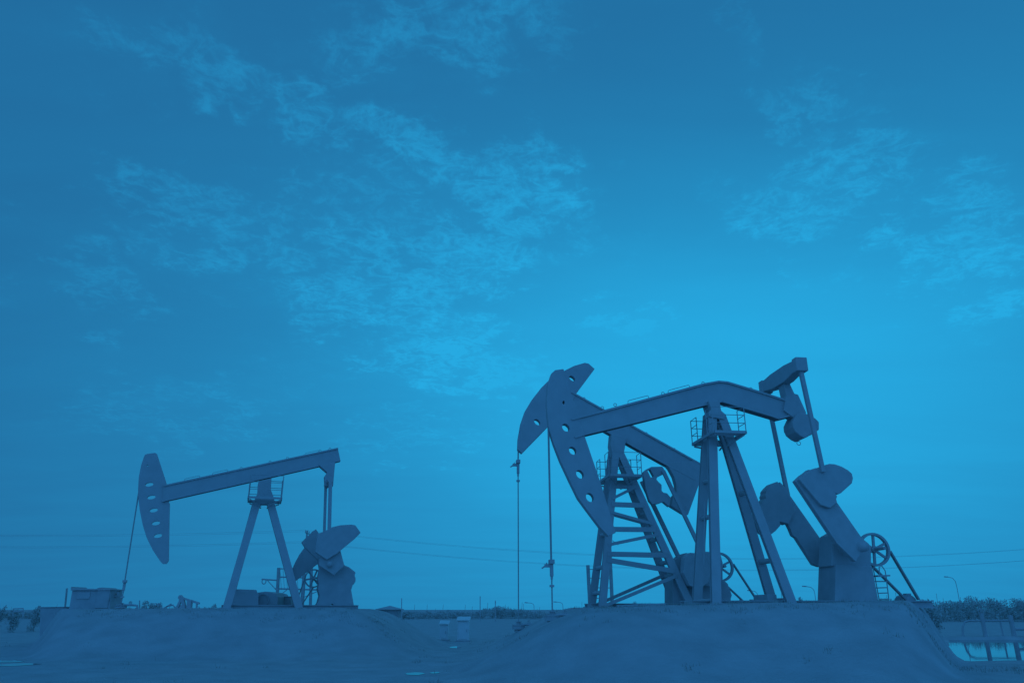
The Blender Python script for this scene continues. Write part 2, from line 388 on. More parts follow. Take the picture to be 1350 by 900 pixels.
# ladder with hoop handrail up to the reducer
b = MB(); la = -.2
Lz = lambda px, py, l=la: A.L(px, py, l)
b.tube([Lz(1161, 800), Lz(1153.5, 760), Lz(1151, 748)], .02, 6)
b.tube([Lz(1174, 802), Lz(1172, 791), Lz(1168.5, 762), Lz(1167, 752), Lz(1163, 746), Lz(1159, 747), Lz(1159.5, 758)], .02, 6)
for (a, c) in (((1155, 774.5), (1170, 774)), ((1157, 781.5), (1171, 781)), ((1158.5, 789.5), (1172, 789)), ((1153.5, 766), (1169, 766))): b.tube([Lz(*a), Lz(*c)], .018, 6)
b.bar(Lz(1152, 759), Lz(1168.5, 758.5), .05, .5); b.build('access_ladder', STEEL, A.root)
rod = hanger(A, (723, 567), (727, 737), (727, 763), rod_z(A, 727, 763))
wellhead(A, rod, 'wellhead below the nearest hanging rod, left of the earth pad')

# ================================================================== middle pumpjack, behind
B = Unit('pumpjack', (818, 574), 34.0, 6, 1.72, 'pumpjack in the middle with raised horsehead and straight beam tilted down to the right', GRP)
wb = beam(B, [(735, 507), (759, 520.5), (923, 612)], [(722, 535), (771, 555), (834.5, 590.5), (874, 612.5), (915, 634)], .3, .42)
eyes(B, wb, [(770, 525), (852, 571), (889, 592)], .05)
B.plate('horse_head', [(771, 478), (776, 479), (784, 486), (759, 519.5), (748, 545), (722, 563), (687, 599), (681.5, 594), (682, 580), (685.5, 560), (691, 544), (700, 529), (713, 512), (725, 500), (743, 489), (757, 482)],
        0, .34, holes=[B.ell(753.5, 500, 4.6, 2.6, 40), B.ell(707.5, 557.3, 4.8, 3, 45), B.ell(720.3, 536.5, .9, 1.7, 0)])
B.plate('saddle_bearing', [(806, 572), (826, 577), (823, 592), (818, 604), (804, 604), (801, 590)], 0, .66, CAST)
LB = list(legs(B, [((812.5, 590), (794.5, 800), (808, 590), (780.5, 800)), ((815, 590), (912, 800), (812, 590), (892, 800))], .3, [(.55, .75, .9), (.28, .42, .5, .58, .66, .72, .8)], 1.0))
(fn0, fn1, ff0, ff1), (rn0, rn1, rf0, rf1) = LB
def brace(y0, y1, w, near=True, far=True, nm='side_brace'):
    """bar between front and rear leg at the image heights y0 (front) and y1 (rear), on each side frame"""
    for on, (a0, a1), (c0, c1), sg in ((near, (fn0, fn1), (rn0, rn1), -1), (far, (ff0, ff1), (rf0, rf1), 1)):
        if not on: continue
        def hit(p0, p1, yy):
            best = min((i / 200 for i in range(201)), key=lambda t: abs(proj(B, p0.lerp(p1, t))[1] - yy)); return p0.lerp(p1, best)
        b = MB(); b.bar(hit(a0, a1, y0), hit(c0, c1, y1), w, .12); b.build(nm, STEEL, B.root)
def proj(u, p):
    w = Vector((u.o.x + p.x * u.ca - p.y * u.sa, u.o.y + p.x * u.sa + p.y * u.ca, u.o.z + p.z - CAMZ))
    f = w.y * math.cos(TILT) + w.z * math.sin(TILT); up = -w.y * math.sin(TILT) + w.z * math.cos(TILT)
    return 675 + F * w.x / f, 450 - F * up / f
brace(641, 642, .16, far=False); brace(664, 666, .2, far=False); brace(697, 698, .2, far=False); brace(729.5, 731.5, .2, far=False)
brace(657, 641, .12, far=False); brace(675, 690, .12); brace(718, 704, .13, far=False); brace(738, 753, .2, far=False); brace(799, 758, .13)
platform(B, B.L(816, 632, 0), .72, 1.2, 1.0)
B.plate('tail_weight', [(874, 611), (919, 607), (924, 613), (922, 637), (904.5, 679), (902.5, 680), (898, 678), (881, 668), (884, 655), (889, 650), (889.3, 640), (886.5, 629), (881, 619)], 0, .4, CAST)
eqb = B.plate('equalizer_bar', [(845.5, 623.5), (851, 619), (858, 615.5), (873, 614.7), (875, 617), (877, 623.5), (866, 629), (864.5, 632), (867, 635), (871.7, 639), (871.2, 647), (874, 649.5), (879, 650), (884.5, 656), (881, 668), (873, 662), (866, 664.5), (858, 665.5), (854, 661), (849, 645)], -.45, .3, CAST,
        holes=[[(852.5, 621), (856, 619), (861, 628), (857, 630)], B.ell(872.7, 622.8, 1.3, 1.3, 0)])
pitman(B, B.L(874, 620, -.7), B.L(921, 718, -.7), .15); pitman(B, B.L(846, 634, .9), B.L(895, 735, .9), .17)
B.plate('crank_arm', [(908, 730), (925, 729), (950, 750), (945, 772), (925, 772)], -1.05, .24, CAST)
B.plate('counterweight', [(898, 735), (905, 729), (918, 729), (930, 735), (938, 752), (934, 768), (920, 776), (904, 772), (896, 755)], -1.05, .5, CAST, bevel=.03)
B.plate('crank_arm', [(884, 742), (902, 734), (930, 752), (925, 775), (900, 772)], 1.05, .24, CAST)
B.plate('counterweight', [(883, 740), (893, 731.5), (904, 728.5), (916, 731), (922, 745), (920, 765), (905, 778), (888, 772), (879, 757)], 1.05, .5, CAST, bevel=.03)
hB = B.L(930, 757, 0); b = MB(); b.tube([(hB.x, -1.2, hB.z), (hB.x, 1.2, hB.z)], .16, 18); b.build('crank_shaft', CAST, B.root, smooth=True)
B.plate('gear_reducer', [(905, 731), (918, 728.5), (949, 728), (951, 735), (953, 741), (953, 746), (952, 752), (951, 767), (905, 767)], 0, 1.0, CAST, bevel=.04)
B.plate('pedestal', [(876, 764), (951, 765), (957, 769), (961, 777), (964, 784), (962, 789), (965, 806), (876, 806)], 0, 1.2, CONC, bevel=.02)
pulley(B, (948.5, 747), .7, .63, 6, 25)
belts(B, [((966.5, 743), (1000, 794)), ((955, 769), (985, 797))], .7)
mp = B.L(995, 799, .7); motor(B, (mp.x, 1.15, mp.z), .22)
skid(B, B.L(775, 800, 0).x, B.L(1003, 800, 0).x, (-.66, .66), -.04, .26)
b = MB(); p, q = B.L(813, 799, -1.1), B.L(877, 796.5, -1.1); b.tube([p, q], .06, 8)
for t in (.02, .35, .7, .98): b.tube([p.lerp(q, t), p.lerp(q, t) - Vector((0, 0, .4))], .035, 6)
b.build('flow_pipe', STEEL, B.root)
rod = hanger(B, (683.3, 596), (683, 606), (683, 627), rod_z(B, 683, 627), gap=.05)
wellhead(B, rod, 'wellhead below the leftmost hanging rod of the raised horsehead')

# ================================================================== left pumpjack
C = Unit('pumpjack', (347, 642), 39.2, 18, 1.70, 'smaller pumpjack standing alone at left with a straight beam and slotted horsehead', GRP)
wb = beam(C, [(216, 639.8), (445, 590.7)], [(214, 662), (222, 660), (419, 615.5), (448.5, 608)], .28, .4)
eyes(C, wb, [(318, 617), (356, 608.5), (379, 603.5), (422, 594), (435, 591.5)], .055)
rails(C, wb, [((243, 634), (263, 629.5)), ((280, 626), (300, 621.5)), ((402, 600), (420, 596))], .11)
C.plate('horse_head', [(191, 599), (194, 598), (204.6, 596.5), (206.8, 598), (218.8, 634.6), (220, 640), (222, 660), (224, 664), (223.6, 686.6), (222.8, 738.6), (219.8, 743), (215, 743), (212, 740), (202, 725), (194, 709), (188.6, 692), (184.6, 673), (182.5, 657), (182, 644), (183, 628), (186, 613), (189.4, 602.7)],
        0, .18, holes=[C.ell(x, y, 5.6, 2.6, -10) for x, y in ((197, 638.6), (199.8, 655.4), (202.8, 672.5), (205.7, 689.5), (208.4, 706))] + [C.ell(194.8, 613.8, 1, 1, 0)])
C.plate('saddle_bearing', [(341, 634), (358, 630), (357, 646), (361, 658), (362, 666), (333, 666), (339, 652), (339.6, 640)], 0, .6, CAST)
list(legs(C, [((339.5, 660), (299, 800), (338.5, 660), (300, 800)), ((356, 660), (394, 800), (355.5, 660), (393, 800))], .36, [(.5, .8), (.5, .8)], 1.0, .24))
platform(C, C.L(349, 659, 0), .8, .95, 1.12)
C.plate('tail_yoke', [(420, 613), (442, 609), (439.5, 630), (438, 642), (427.5, 642), (427, 629), (431, 623)], 0, .5, CAST)
qy = C.L(433, 636, 0); b = MB(); b.tube([(qy.x, -1.05, qy.z), (qy.x, 1.05, qy.z)], .15, 14); b.build('equalizer_bar', CAST, C.root)
pitman(C, C.L(435.6, 636, -1.0), C.L(434, 702, -1.0), .17); pitman(C, C.L(429.5, 638, 1.0), C.L(427.5, 704, 1.0), .14)
C.plate('crank_arm', [(401, 722), (395, 730), (389, 741), (385, 750), (386, 758), (388, 767), (403, 755), (418, 743.6), (440, 738), (446, 733), (443, 728), (425, 708)], 1.0, .22, CAST)
C.plate('counterweight', [(418, 704), (424, 702), (430, 699), (437, 695), (448, 692), (463, 691), (468.6, 692), (475.5, 701.7), (468, 709.6), (443, 730), (430, 738), (415, 728)], -1.0, .4, CAST, bevel=.02)
C.plate('crank_arm', [(424, 706), (448, 722), (454, 745), (440, 758), (420, 745)], -.9, .18, CAST)
C.plate('counterweight', [(416.6, 697), (412, 700), (397, 715), (401.4, 722), (418, 738), (434, 722), (420, 702)], 1.05, .4, CAST, bevel=.02)
hC = C.L(432, 745, 0); b = MB(); b.tube([(hC.x, -1.15, hC.z), (hC.x, 1.15, hC.z)], .14, 18); b.build('crank_shaft', CAST, C.root, smooth=True)
C.plate('gear_reducer', [(418, 738), (443, 728), (454, 745), (460, 747), (469, 754), (467.5, 758), (469, 762), (468.7, 766), (466, 770), (419, 772), (417, 764), (420, 750)], 0, .9, CAST, bevel=.03)
C.plate('pedestal', [(419, 770), (466, 768), (463, 777), (468, 806), (410, 806), (417, 794), (419.5, 785), (417, 776)], 0, 1.0, CONC, holes=[C.ell(437, 799.5, 2.4, 4, -15)], bevel=.01)
pulley(C, (413.5, 762), .7, .46, 6, 10, .14)
belts(C, [((403, 759), (390, 796)), ((413, 774), (397, 798))], .7)
mp = C.L(391, 799, .7); motor(C, (mp.x, 1.1, mp.z), .2)
skid(C, C.L(292, 803, 0).x, C.L(470, 803, 0).x, (-.6, .6), -.03, .24)
b = MB(); p = C.L(342, 789, 1.2); C.plate('control_cabinet', [(309, 776), (338, 777), (339, 780), (341, 783), (340, 806), (304, 806)], .9, .8, STEEL)
rod = hanger(C, (182.3, 652), (165, 764), (162.4, 780), rod_z(C, 162.4, 780, .2), gap=.03, wings=False)
wellhead(C, rod, 'wellhead at far left beside the low equipment shed')
# engine cover standing behind the front leg
def px_poly(pts, Y): return [(at(x, y, Y).x, at(x, y, Y).z) for x, y in pts]
def extr(name, pts, Y, t, m, parent=None, bevel=.01):
    b = MB(); b.prism(px_poly(pts, Y), Y - t / 2, Y + t / 2); return b.build(name, m, parent, bevel)
def extr_at(root, name, pts, Y, t, m, bevel=.01, lat=0):
    pl = [(x - root.location.x, z - root.location.z) for x, z in px_poly(pts, Y)]
    b = MB(); b.prism(pl, lat - t / 2, lat + t / 2); return b.build(name, m, root, bevel)
def root_at(name, px, Y, z=None):
    p = at(px, 803, Y); return empty(name, (p.x, Y, H(p.x, Y) if z is None else z))
r = root_at('storage_tank', 358, 41.5); tag(r, 'rounded horizontal tank between the legs of the left pumpjack', 'tank')
extr_at(r, 'shell', [(341.5, 783), (349, 781), (358, 779.8), (365, 780.6), (371, 782.5), (374.5, 787), (374, 799), (371, 806), (344, 806)], 41.5, 2.2, CAST, .05)
c = Vector(((at(348, 806, 41.5).x + at(360, 806, 41.5).x) / 2 - r.location.x, 0, .45)); b = MB(); b.ring((c.x, c.z), .26, .31, -1.16, -1.1, 24); b.build('manhole_ring', CAST, r)
b = MB()
for sg in (-.7, .7): b.box((at(358, 800, 41.5).x - r.location.x, sg, .05), (1.1, .2, .3))
b.build('saddle_support', CONC, r)
r = root_at('equipment_box', 380, 42); tag(r, 'low square box beside the rear leg of the left pumpjack', 'box')
extr_at(r, 'body', [(374.6, 787), (386, 786.6), (387, 806), (375, 806)], 42, .8, CAST)
extr_at(r, 'lid', [(374, 786), (386.6, 785.6), (386.6, 786.6), (374, 787)], 42, .9, CAST)

# ================================================================== buildings, cabinets
r = root_at('equipment_shed', 126, 38); r.location.z = H(r.location.x, 38) - .03; tag(r, 'low flat roofed equipment shed at far left, beside the left hanging rod', 'shed')
zz = r.location.z; x_ = lambda px, py=790: at(px, py, 38).x - r.location.x
z_ = lambda py: at(126, py, 38).z - zz
b = MB(); b.prism([(x_(91, 798), 0), (x_(145, 798), 0), (x_(145, 780), z_(778)), (x_(94, 780), z_(778))], .04, 1.2); b.build('wall', CONC, r, .02)
b = MB(); b.prism([(x_(94, 776), z_(777.8)), (x_(146.5, 776), z_(777.8)), (x_(146.5, 776), z_(776)), (x_(138, 775), z_(775.2)), (x_(135, 774), z_(773.8)), (x_(131, 774), z_(774.2)), (x_(127, 775), z_(775.6)), (x_(96, 774), z_(774.8)), (x_(95.4, 773), z_(773)), (x_(94, 773), z_(773))], -.04, 1.28); b.build('roof', CONC, r, .01)
b = MB(); b.box((x_(134, 795), .03, .46), (.6, .06, .8)); d = b.build('door', CONC, r, .01)
b = MB(); b.box((x_(134, 795) + .3, -.02, .46), (.04, .06, .14)); b.build('handle', CAST, d)
b = MB(); b.box((x_(108, 795), .035, .62), (.6, .05, .3)); b.build('louvre_vent', CONC, r, .01)
b = MB(); b.tube([(x_(144, 793), .5, z_(786)), (x_(148, 788), .5, z_(785)), (x_(148.5, 780), .5, z_(779.5))], .06, 8); b.build('vent_pipe', STEEL, r)
r2 = root_at('low_wall', 72, 39); tag(r2, 'low concrete wall running left from the equipment shed', 'wall')
extr_at(r2, 'wall_body', [(55.5, 800.5), (90, 800), (90, 850), (54, 850)], 39, .3, CONC); extr_at(r2, 'coping', [(55, 799.6), (90, 799.2), (90, 800), (55, 800.5)], 39, .4, CONC)
def pole(name, px0, y0, px1, y1, Y, rad, label, cat, m=WOOD):
    p, q = at(px0, y0, Y), at(px1, y1, Y); zb = H(q.x, Y) - .05; t = (zb - p.z) / (q.z - p.z); q = p + (q - p) * t
    b = MB(); b.tube([q, p], rad, 8); return tag(b.build(name, m), label, cat)
pole('marker_pole', 88.3, 775, 86, 798, 40, .045, 'thin upright marker pole beside the left wall of the shed', 'pole')

r = root_at('valve_house', 512, 47.5); r.location.z -= .03; tag(r, 'small hut with a hipped roof right of the left pumpjack', 'hut')
cx = at(513, 820, 47.5).x - r.location.x; w = .62
b = MB(); zt = at(512, 803.5, 47.5).z - r.location.z; b.box((cx, 0, zt / 2), (1.2, 1.2, zt)); b.build('wall', CONC, r, .02)
b = MB(); k = .74; b.add([(cx - k, -k, zt), (cx + k, -k, zt), (cx + k, k, zt), (cx - k, k, zt), (cx, 0, zt + .24), (cx - k, -k, zt + .04), (cx + k, -k, zt + .04), (cx + k, k, zt + .04), (cx - k, k, zt + .04)],
      [(3, 2, 1, 0), (0, 1, 6, 5), (1, 2, 7, 6), (2, 3, 8, 7), (3, 0, 5, 8), (5, 6, 4), (6, 7, 4), (7, 8, 4), (8, 5, 4)]); b.build('roof', STEEL, r)
b = MB(); b.box((cx + .1, -.62, .75), (.6, .05, 1.4)); d = b.build('door', STEEL, r, .01)
b = MB(); b.box((cx + .32, -.66, .75), (.03, .05, .12)); b.build('handle', CAST, d)
r = root_at('perimeter_wall', 482, 48.5); tag(r, 'low flat topped wall joining the left pad to the small hut', 'wall')
extr_at(r, 'wall_body', [(467, 805), (500, 804.6), (500, 842), (467, 842)], 48.5, .25, CONC); extr_at(r, 'coping', [(466.5, 804), (500.5, 803.6), (500.5, 804.6), (466.5, 805)], 48.5, .35, CONC)
def cabinet(px0, px1, ytop, ybot, Y, label):
    r = root_at('electrical_cabinet', (px0 + px1) / 2, Y); z0 = H(r.location.x, Y) - .02
    p0, p1 = at(px0, ybot, Y), at(px1, ytop, Y); r.location = ((p0.x + p1.x) / 2, Y, z0)
    tag(r, label, 'cabinet', 'pale electrical cabinets on the flat ground'); w = p1.x - p0.x; h = p1.z - z0
    b = MB(); b.box((0, 0, h / 2 - .02), (w - .06, .5, h - .14)); b.build('body', PALE, r, .01)
    b = MB(); b.prism([(-w / 2 - .03, h - .07), (w / 2 + .03, h - .07), (w / 2 + .03, h - .04), (-w / 2 - .03, h - .04)], -.36, .36)
    b.v = [(x, y, z + (y + .36) * .24 * (1 if z > h - .06 else .9)) for x, y, z in b.v]; b.build('sloping_roof', PALE, r)
    b = MB(); b.box((0, -.262, h / 2), (w - .2, .02, h - .34)); d = b.build('door', PALE, r, .004)
    b = MB(); b.box((w / 2 - .16, -.285, h / 2), (.03, .03, .14)); b.build('handle', CAST, d)
    b = MB(); b.box((0, 0, .03), (w + .1, .62, .16)); b.build('plinth', CONC, r)
cabinet(579.5, 592, 820.5, 846, 47, 'shorter pale electrical cabinet, left one of the pair')
cabinet(602.5, 619.5, 815.5, 845, 46, 'taller pale electrical cabinet, right one of the pair with a bright top')

# ================================================================== pole frames
def tubes(o, name, segs, Y, rad, m, close=False):
    b = MB()
    for s in segs: b.tube([at(x, y, Y) - o.location for x, y in s], rad, 8)
    return b.build(name, m, o)
Y = 52; r = root_at('transformer_frame', 390, Y); tag(r, 'timber pole frame with cross arms seen behind the rear leg of the left pumpjack', 'pole frame')
def footed(r, name, px, y0, Y, rad, dx=0):
    p = at(px, y0, Y); q = at(px + dx, 803, Y); zb = H(q.x, Y) - .05; t = (zb - p.z) / (q.z - p.z); e = p + (q - p) * t
    b = MB(); b.tube([e - r.location, p - r.location], rad, 10); return b.build(name, WOOD, r)
footed(r, 'pole', 367.5, 748, Y, .11, -3); footed(r, 'pole', 401, 756, Y, .12, -3); footed(r, 'pole', 411, 738, Y, .1, -2)
tubes(r, 'cross_arm', [[(366, 749.5), (403, 748)]], Y, .035, STEEL); tubes(r, 'cross_arm', [[(345, 763), (366, 764.5)], [(366, 760), (402, 761)]], Y, .045, STEEL)
tubes(r, 'cross_arm', [[(363, 775.5), (420, 777)]], Y, .05, STEEL)
tubes(r, 'stay', [[(352, 764), (364, 777)], [(364, 788), (382, 774)], [(400, 787), (421, 778)]], Y, .025, STEEL)
b = MB(); p = at(348, 766, Y) - r.location; b.tube([p + Vector((.13 * math.cos(a), 0, .16 * math.sin(a))) for a in (2 * math.pi * k / 14 for k in range(14))], .03, 6, True); b.build('insulator_ring', CAST, r)
b = MB()
for k, x in enumerate((369, 373, 377, 384, 391)): b.tube([at(x, 749, Y) - r.location, at(x + 2, 776, Y) - r.location], .012, 5)
b.build('drop_wire', CABLE, r)
Y = 45; r = root_at('pole_frame', 790, Y, 0); r.location.z = H(r.location.x, Y); tag(r, 'two leaning poles with thin rungs just behind the front legs of the middle pumpjack', 'pole frame')
footed(r, 'pole', 775, 744.5, Y, .1, 3); footed(r, 'pole', 803.5, 716, Y, .1, 4)
for ya, yb in ((750, 750.5), (761.5, 762), (774, 774.5), (788, 788.5)): tubes(r, 'rung', [[(775, ya), (806.5 + (ya - 760) * .02, yb)]], Y, .022, STEEL)
tubes(r, 'bracket_arm', [[(803, 713), (806, 711.5), (810, 714), (815, 718)]], Y, .02, STEEL)

# ================================================================== power line
PY = 92
def power_pole(x, y, label):
    z0 = H(x, y) - .1; t = empty('power_pole', (x, y, z0)); tag(t, label, 'power pole', 'power poles of the line crossing behind the pumpjacks')
    b = MB(); b.tube([(0, 0, 0), (0, 0, 10.6)], .11, 8); b.build('pole', WOOD, t)
    for z, h in ((10.3, .9), (9.0, 1.0)):
        b = MB(); b.box((0, .1, z), (.09, 2 * h, .09)); a = b.build('cross_arm', WOOD, t)
        for sg in (-1, 1):
            b = MB(); b.tube([(0, sg * h * .92 + .1, z), (0, sg * h * .92 + .1, z + .28)], .05, 8); b.build('insulator', CAST, a)
    return Vector((x, y, z0))
xs = [at(-330, 700, PY).x, at(405, 700, PY).x, at(1560, 700, PY + 4).x]
pp = [power_pole(xs[0], PY, 'power pole at the left end of the line'), power_pole(xs[1], PY, 'thin power pole rising behind the crank of the left pumpjack'), power_pole(xs[2], PY + 4, 'power pole at the right end of the line')]
for i in range(2):
    for z, h in ((10.6, .83), (9.3, .92)):
        for sg in (-1, 1):
            a = pp[i] + Vector((0, sg * h + .1, z)); c = pp[i + 1] + Vector((0, sg * h + .1, z)); sag = .6 if i == 0 else 3.1
            b = MB(); b.tube([a.lerp(c, t) - Vector((0, 0, sag * 4 * t * (1 - t))) for t in (k / 30 for k in range(31))], .009, 5)
            tag(b.build('power_line', CABLE), ('upper' if z > 10 else 'lower') + (' wire sagging across the sky right of the left pumpjack' if i else ' wire running to the left edge of the sky'), 'wire', 'power line wires')

# ================================================================== street lamps and thin masts far off
def lamp(px, ytop, Y, lean, label):
    p = at(px, ytop, Y); z0 = H(p.x, Y) - .1; t = empty('street_lamp', (p.x, Y, z0)); h = p.z - z0
    tag(t, label, 'street lamp', 'street lamps along the far road')
    b = MB(); b.tube([(0, 0, 0), (0, 0, h * .8), (-.08 * lean, 0, h * .9), (-.45 * lean, 0, h * .975), (-1.2 * lean, 0, h)], .045, 8); b.build('pole', STEEL, t)
    b = MB(); b.tube([(-1.15 * lean, 0, h), (-1.75 * lean, 0, h + .03)], .08, 8); b.build('lamp_head', STEEL, t)
lamp(1259, 760, 130, 1, 'distant street lamp above the right trees'); lamp(1073, 772.5, 120, 1, 'distant street lamp between the last leg and the gearbox of the largest pumpjack')
lamp(998.5, 778, 140, 1, 'small distant street lamp beside the lower belt of the middle pumpjack'); lamp(742, 793, 150, 1, 'tiny distant street lamp right of the nearer hanging rod')
lamp(704, 794, 150, 1, 'tiny distant street lamp between the two hanging rods')
for px, y, lab in ((529.5, 788, 'thin mast just right of the small hut'), (633, 785.5, 'thin mast right of the pale cabinets'), (653, 791, 'shorter thin mast above the treetops')):
    pole('mast', px, y, px, 806, 120, .06, lab + ' on the skyline', 'mast', STEEL)

# ================================================================== pipe manifold behind the pond
Y = 55.2; x0 = at(1292, 835, Y).x; r = empty('pipe_manifold', (x0, Y, H(x0, Y) - .03)); tag(r, 'low pipe manifold on the far bank of the pond at right', 'pipes')
b = MB(); b.tube([(-.6, 0, 1.05), (2.2, 0, 1.05)], .05, 10); b.build('header_pipe', CAST, r)
for x, h, rad in ((-.9, 1.2, .07), (.35, 1.5, .13), (1.55, 1.0, .05), (2.3, 1.4, .15)):
    b = MB()
    if x < 0: b.tube([(-1.2, 0, 0), (-1.1, 0, .6), (-.9, 0, .95), (-.55, 0, 1.05)], rad, 8)
    else: b.tube([(x, 0, -.1), (x, 0, h)], rad, 12)
    b.build('riser_pipe', CAST, r)
b = MB(); b.tube([(2.3, 0, .5), (3.2, 0, .5), (3.35, 0, .4), (3.4, 0, -.1)], .09, 8); b.build('outlet_pipe', CAST, r)
b = MB(); b.ring((.35, 1.62), .16, .2, -.02, .02, 20); b.tube([(.35, 0, 1.45), (.35, 0, 1.8)], .025, 6); b.build('valve_wheel', CAST, r)

# ================================================================== small far pumpjack at left, scrap frames
Y = 110; r = root_at('pumpjack', 240, Y); tag(r, 'tiny distant pumpjack on the skyline, left of the lone pumpjack legs', 'pumpjack')
def line_part(name, segs, rad=.12, Y=Y, r=r, m=STEEL):
    b = MB()
    for s in segs: b.bar(at(*s[0], Y) - r.location, at(*s[1], Y) - r.location, rad * 2, rad * 2)
    return b.build(name, m, r)
zb = r.location.z
low = at(240, 803, Y).z - zb
line_part('post_leg', [((240, 787), (229.5, 810))], .17); line_part('post_leg', [((240, 787), (246, 811))], .2)
line_part('walking_beam', [((236, 786.5), (263, 795))], .13); line_part('pitman_arm', [((259.5, 794), (259, 811))], .1); line_part('tail_post', [((250.5, 790.5), (248.5, 811))], .3)
b = MB(); p = at(238, 786.8, Y) - r.location; b.ring((p.x, p.z), .1, .3, -.15, .15, 16); b.build('horse_head', STEEL, r)
extr_at(r, 'gear_reducer', [(239, 797), (242, 796), (244.5, 799), (246, 811), (234, 811), (237, 801)], Y, .6, CAST)
Y = 80; r = root_at('pipe_rack', 206, Y); tag(r, 'distant pipe rack with a rounded hoop beside the tiny far pumpjack', 'pipe rack')
b = MB()
for s in ([(199, 811), (199, 795), (206, 795), (206, 811)], [(206.5, 811), (207, 797), (209, 795), (211.5, 796), (213, 799), (213, 811)], [(199, 799), (213, 799)], [(203, 811), (203, 796)], [(209.5, 796), (209.5, 811)], [(213, 803), (226, 795.5)], [(216, 811), (220, 799), (228, 797), (232, 802)]):
    b.tube([at(*q, Y) - r.location for q in s], .07, 6)
b.build('rack_frame', STEEL, r)
pole('stake', 162 + 22, 791, 184, 806, 70, .05, 'short stake in the scrub right of the left hanging rod', 'stake')
r = root_at('pipe_gate', 24, 60); tag(r, 'low pipe gate near the left edge of the picture', 'gate')
b = MB()
for s in ([(17, 812), (17.5, 802), (30.5, 801.5), (30.5, 812)], [(17, 805.5), (30.5, 805)]): b.tube([at(*q, 60) - r.location for q in s], .05, 6)
b.build('gate_frame', STEEL, r)

# ================================================================== vegetation
def leaf_cloud(b, c, rx, ry, rz, n, size, flat=.6):
    for _ in range(n):
        while True:
            p = Vector((random.uniform(-1, 1), random.uniform(-1, 1), random.uniform(-1, 1)))
            if p.length < 1: break
        p = Vector((c[0] + p.x * rx, c[1] + p.y * ry, c[2] + p.z * rz)); s = size * random.uniform(.5, 1.3)
        a = Vector((random.gauss(0, 1), random.gauss(0, 1), random.gauss(0, 1))).normalized(); e = a.orthogonal().normalized()
        e = Matrix.Rotation(random.uniform(0, 6.28), 3, a) @ e; f = a.cross(e) * flat
        b.add([p - e * s, p - f * s * .6, p + e * s, p + f * s * .6], [(0, 1, 2, 3)])
def shrub(px, ytop, Y, w, label, leaf=.085, n=900):
    p = at(px, ytop, Y); z0 = H(p.x, Y) - .03; h = p.z - z0
    t = empty('shrub', (p.x, Y, z0)); tag(t, label, 'shrub', 'scrub bushes on the skyline')
    s = MB(); tips = []
    for k in range(9):
        a = random.uniform(0, 6.28); q = Vector((math.cos(a) * w * random.uniform(.1, .5), math.sin(a) * w * random.uniform(.1, .5), h * random.uniform(.6, 1.0)))
        s.tube([(q.x * .05, q.y * .05, 0), (q.x * .45, q.y * .5, q.z * .5), q], .02, 5); tips.append(q)
    s.build('stem', WOOD, t)
    b = MB()
    for q in tips: leaf_cloud(b, (q.x, q.y, q.z * .85), w * .22, w * .22, h * .16, n // 18, leaf)
    for _ in range(14): leaf_cloud(b, (random.uniform(-.4, .4) * w, random.uniform(-.3, .3) * w, h * random.uniform(.08, .6)), w * .3, w * .3, h * .2, n // 18, leaf)
    b.build('foliage', LEAF, t)
for a in ((188, 790.5, 60, 1.0, 'leafy scrub bush right of the left hanging rod'), (196, 789.5, 62, .8, 'pointed scrub bush left of the distant pipe rack'), (176, 797, 58, .7, 'small low bush nearest the left hanging rod'),
          (275, 797, 60, 1.0, 'low bush left of the front leg of the left pumpjack'), (286, 796, 58, .9, 'bush touching the front leg of the left pumpjack'), (3, 796, 70, .8, 'bush cut by the left edge of the picture'),
          (168, 799, 57, .9, 'lowest bush between the left hanging rod and the leafy scrub'), (206, 793, 64, 1.0, 'spreading bush below the distant pipe rack'), (222, 798, 62, .9, 'low bush between the pipe rack and the tiny far pumpjack'),
          (252, 799, 60, 1.1, 'flat bush just right of the tiny far pumpjack'), (264, 798, 61, 1.0, 'rounded bush midway between the tiny far pumpjack and the left pumpjack leg'), (20, 801, 64, .9, 'low bush behind the pipe gate near the left edge'),
          (50, 797.5, 66, .9, 'forked bush left of the low concrete wall'), (1057, 784, 60, .6, 'wispy bush between rear leg and pedestal of the largest pumpjack'), (975, 788, 60, .8, 'wispy bush under the belts of the middle pumpjack'),
          (1198, 786, 40, 1.4, 'dense bush at the foot of the ladder of the largest pumpjack'), (1222, 786.5, 42, 1.0, 'bush just right of the motor belts of the largest pumpjack'), (835, 792, 70, .7, 'small bush seen under the braces of the middle pumpjack')):
    shrub(*a)

def treeline(name, prof, Y, seed, label=None, leaf=.15):
    random.seed(seed); b = MB(); x0, x1 = prof[0][0], prof[-1][0]; px = x0
    def top(px):
        for (a, ya), (c, yc) in zip(prof, prof[1:]):
            if a <= px <= c: return ya + (yc - ya) * (px - a) / (c - a)
        return prof[-1][1]
    while px < x1:
        y = Y + random.uniform(-10, 12); p = at(px, top(px) + random.uniform(-.6, 2.2), y); h = max(.8, (p.z + .1) * .88)
        w = random.uniform(.7, 1.5) * (1 + h * .12)
        b.tube([(p.x, y, -.1), (p.x, y, h * .6)], .05, 4)
        for k in range(int(5 + 1.6 * h)):
            z = random.uniform(.08, 1) ** .9; leaf_cloud(b, (p.x + random.gauss(0, .4) * w * (1.2 - z), y + random.gauss(0, .5), h * z * .9), w * .6, w * .7, h * .2, 44, leaf)
        if random.random() < .12: b.tube([(p.x, y, h * .7), (p.x + .1, y, h * 1.0 + random.uniform(.3, 1.6))], .035, 4)
        px += w * 1000 / Y * .33
    o = b.build(name, LEAF); tag(o, label, None, None, 'stuff')
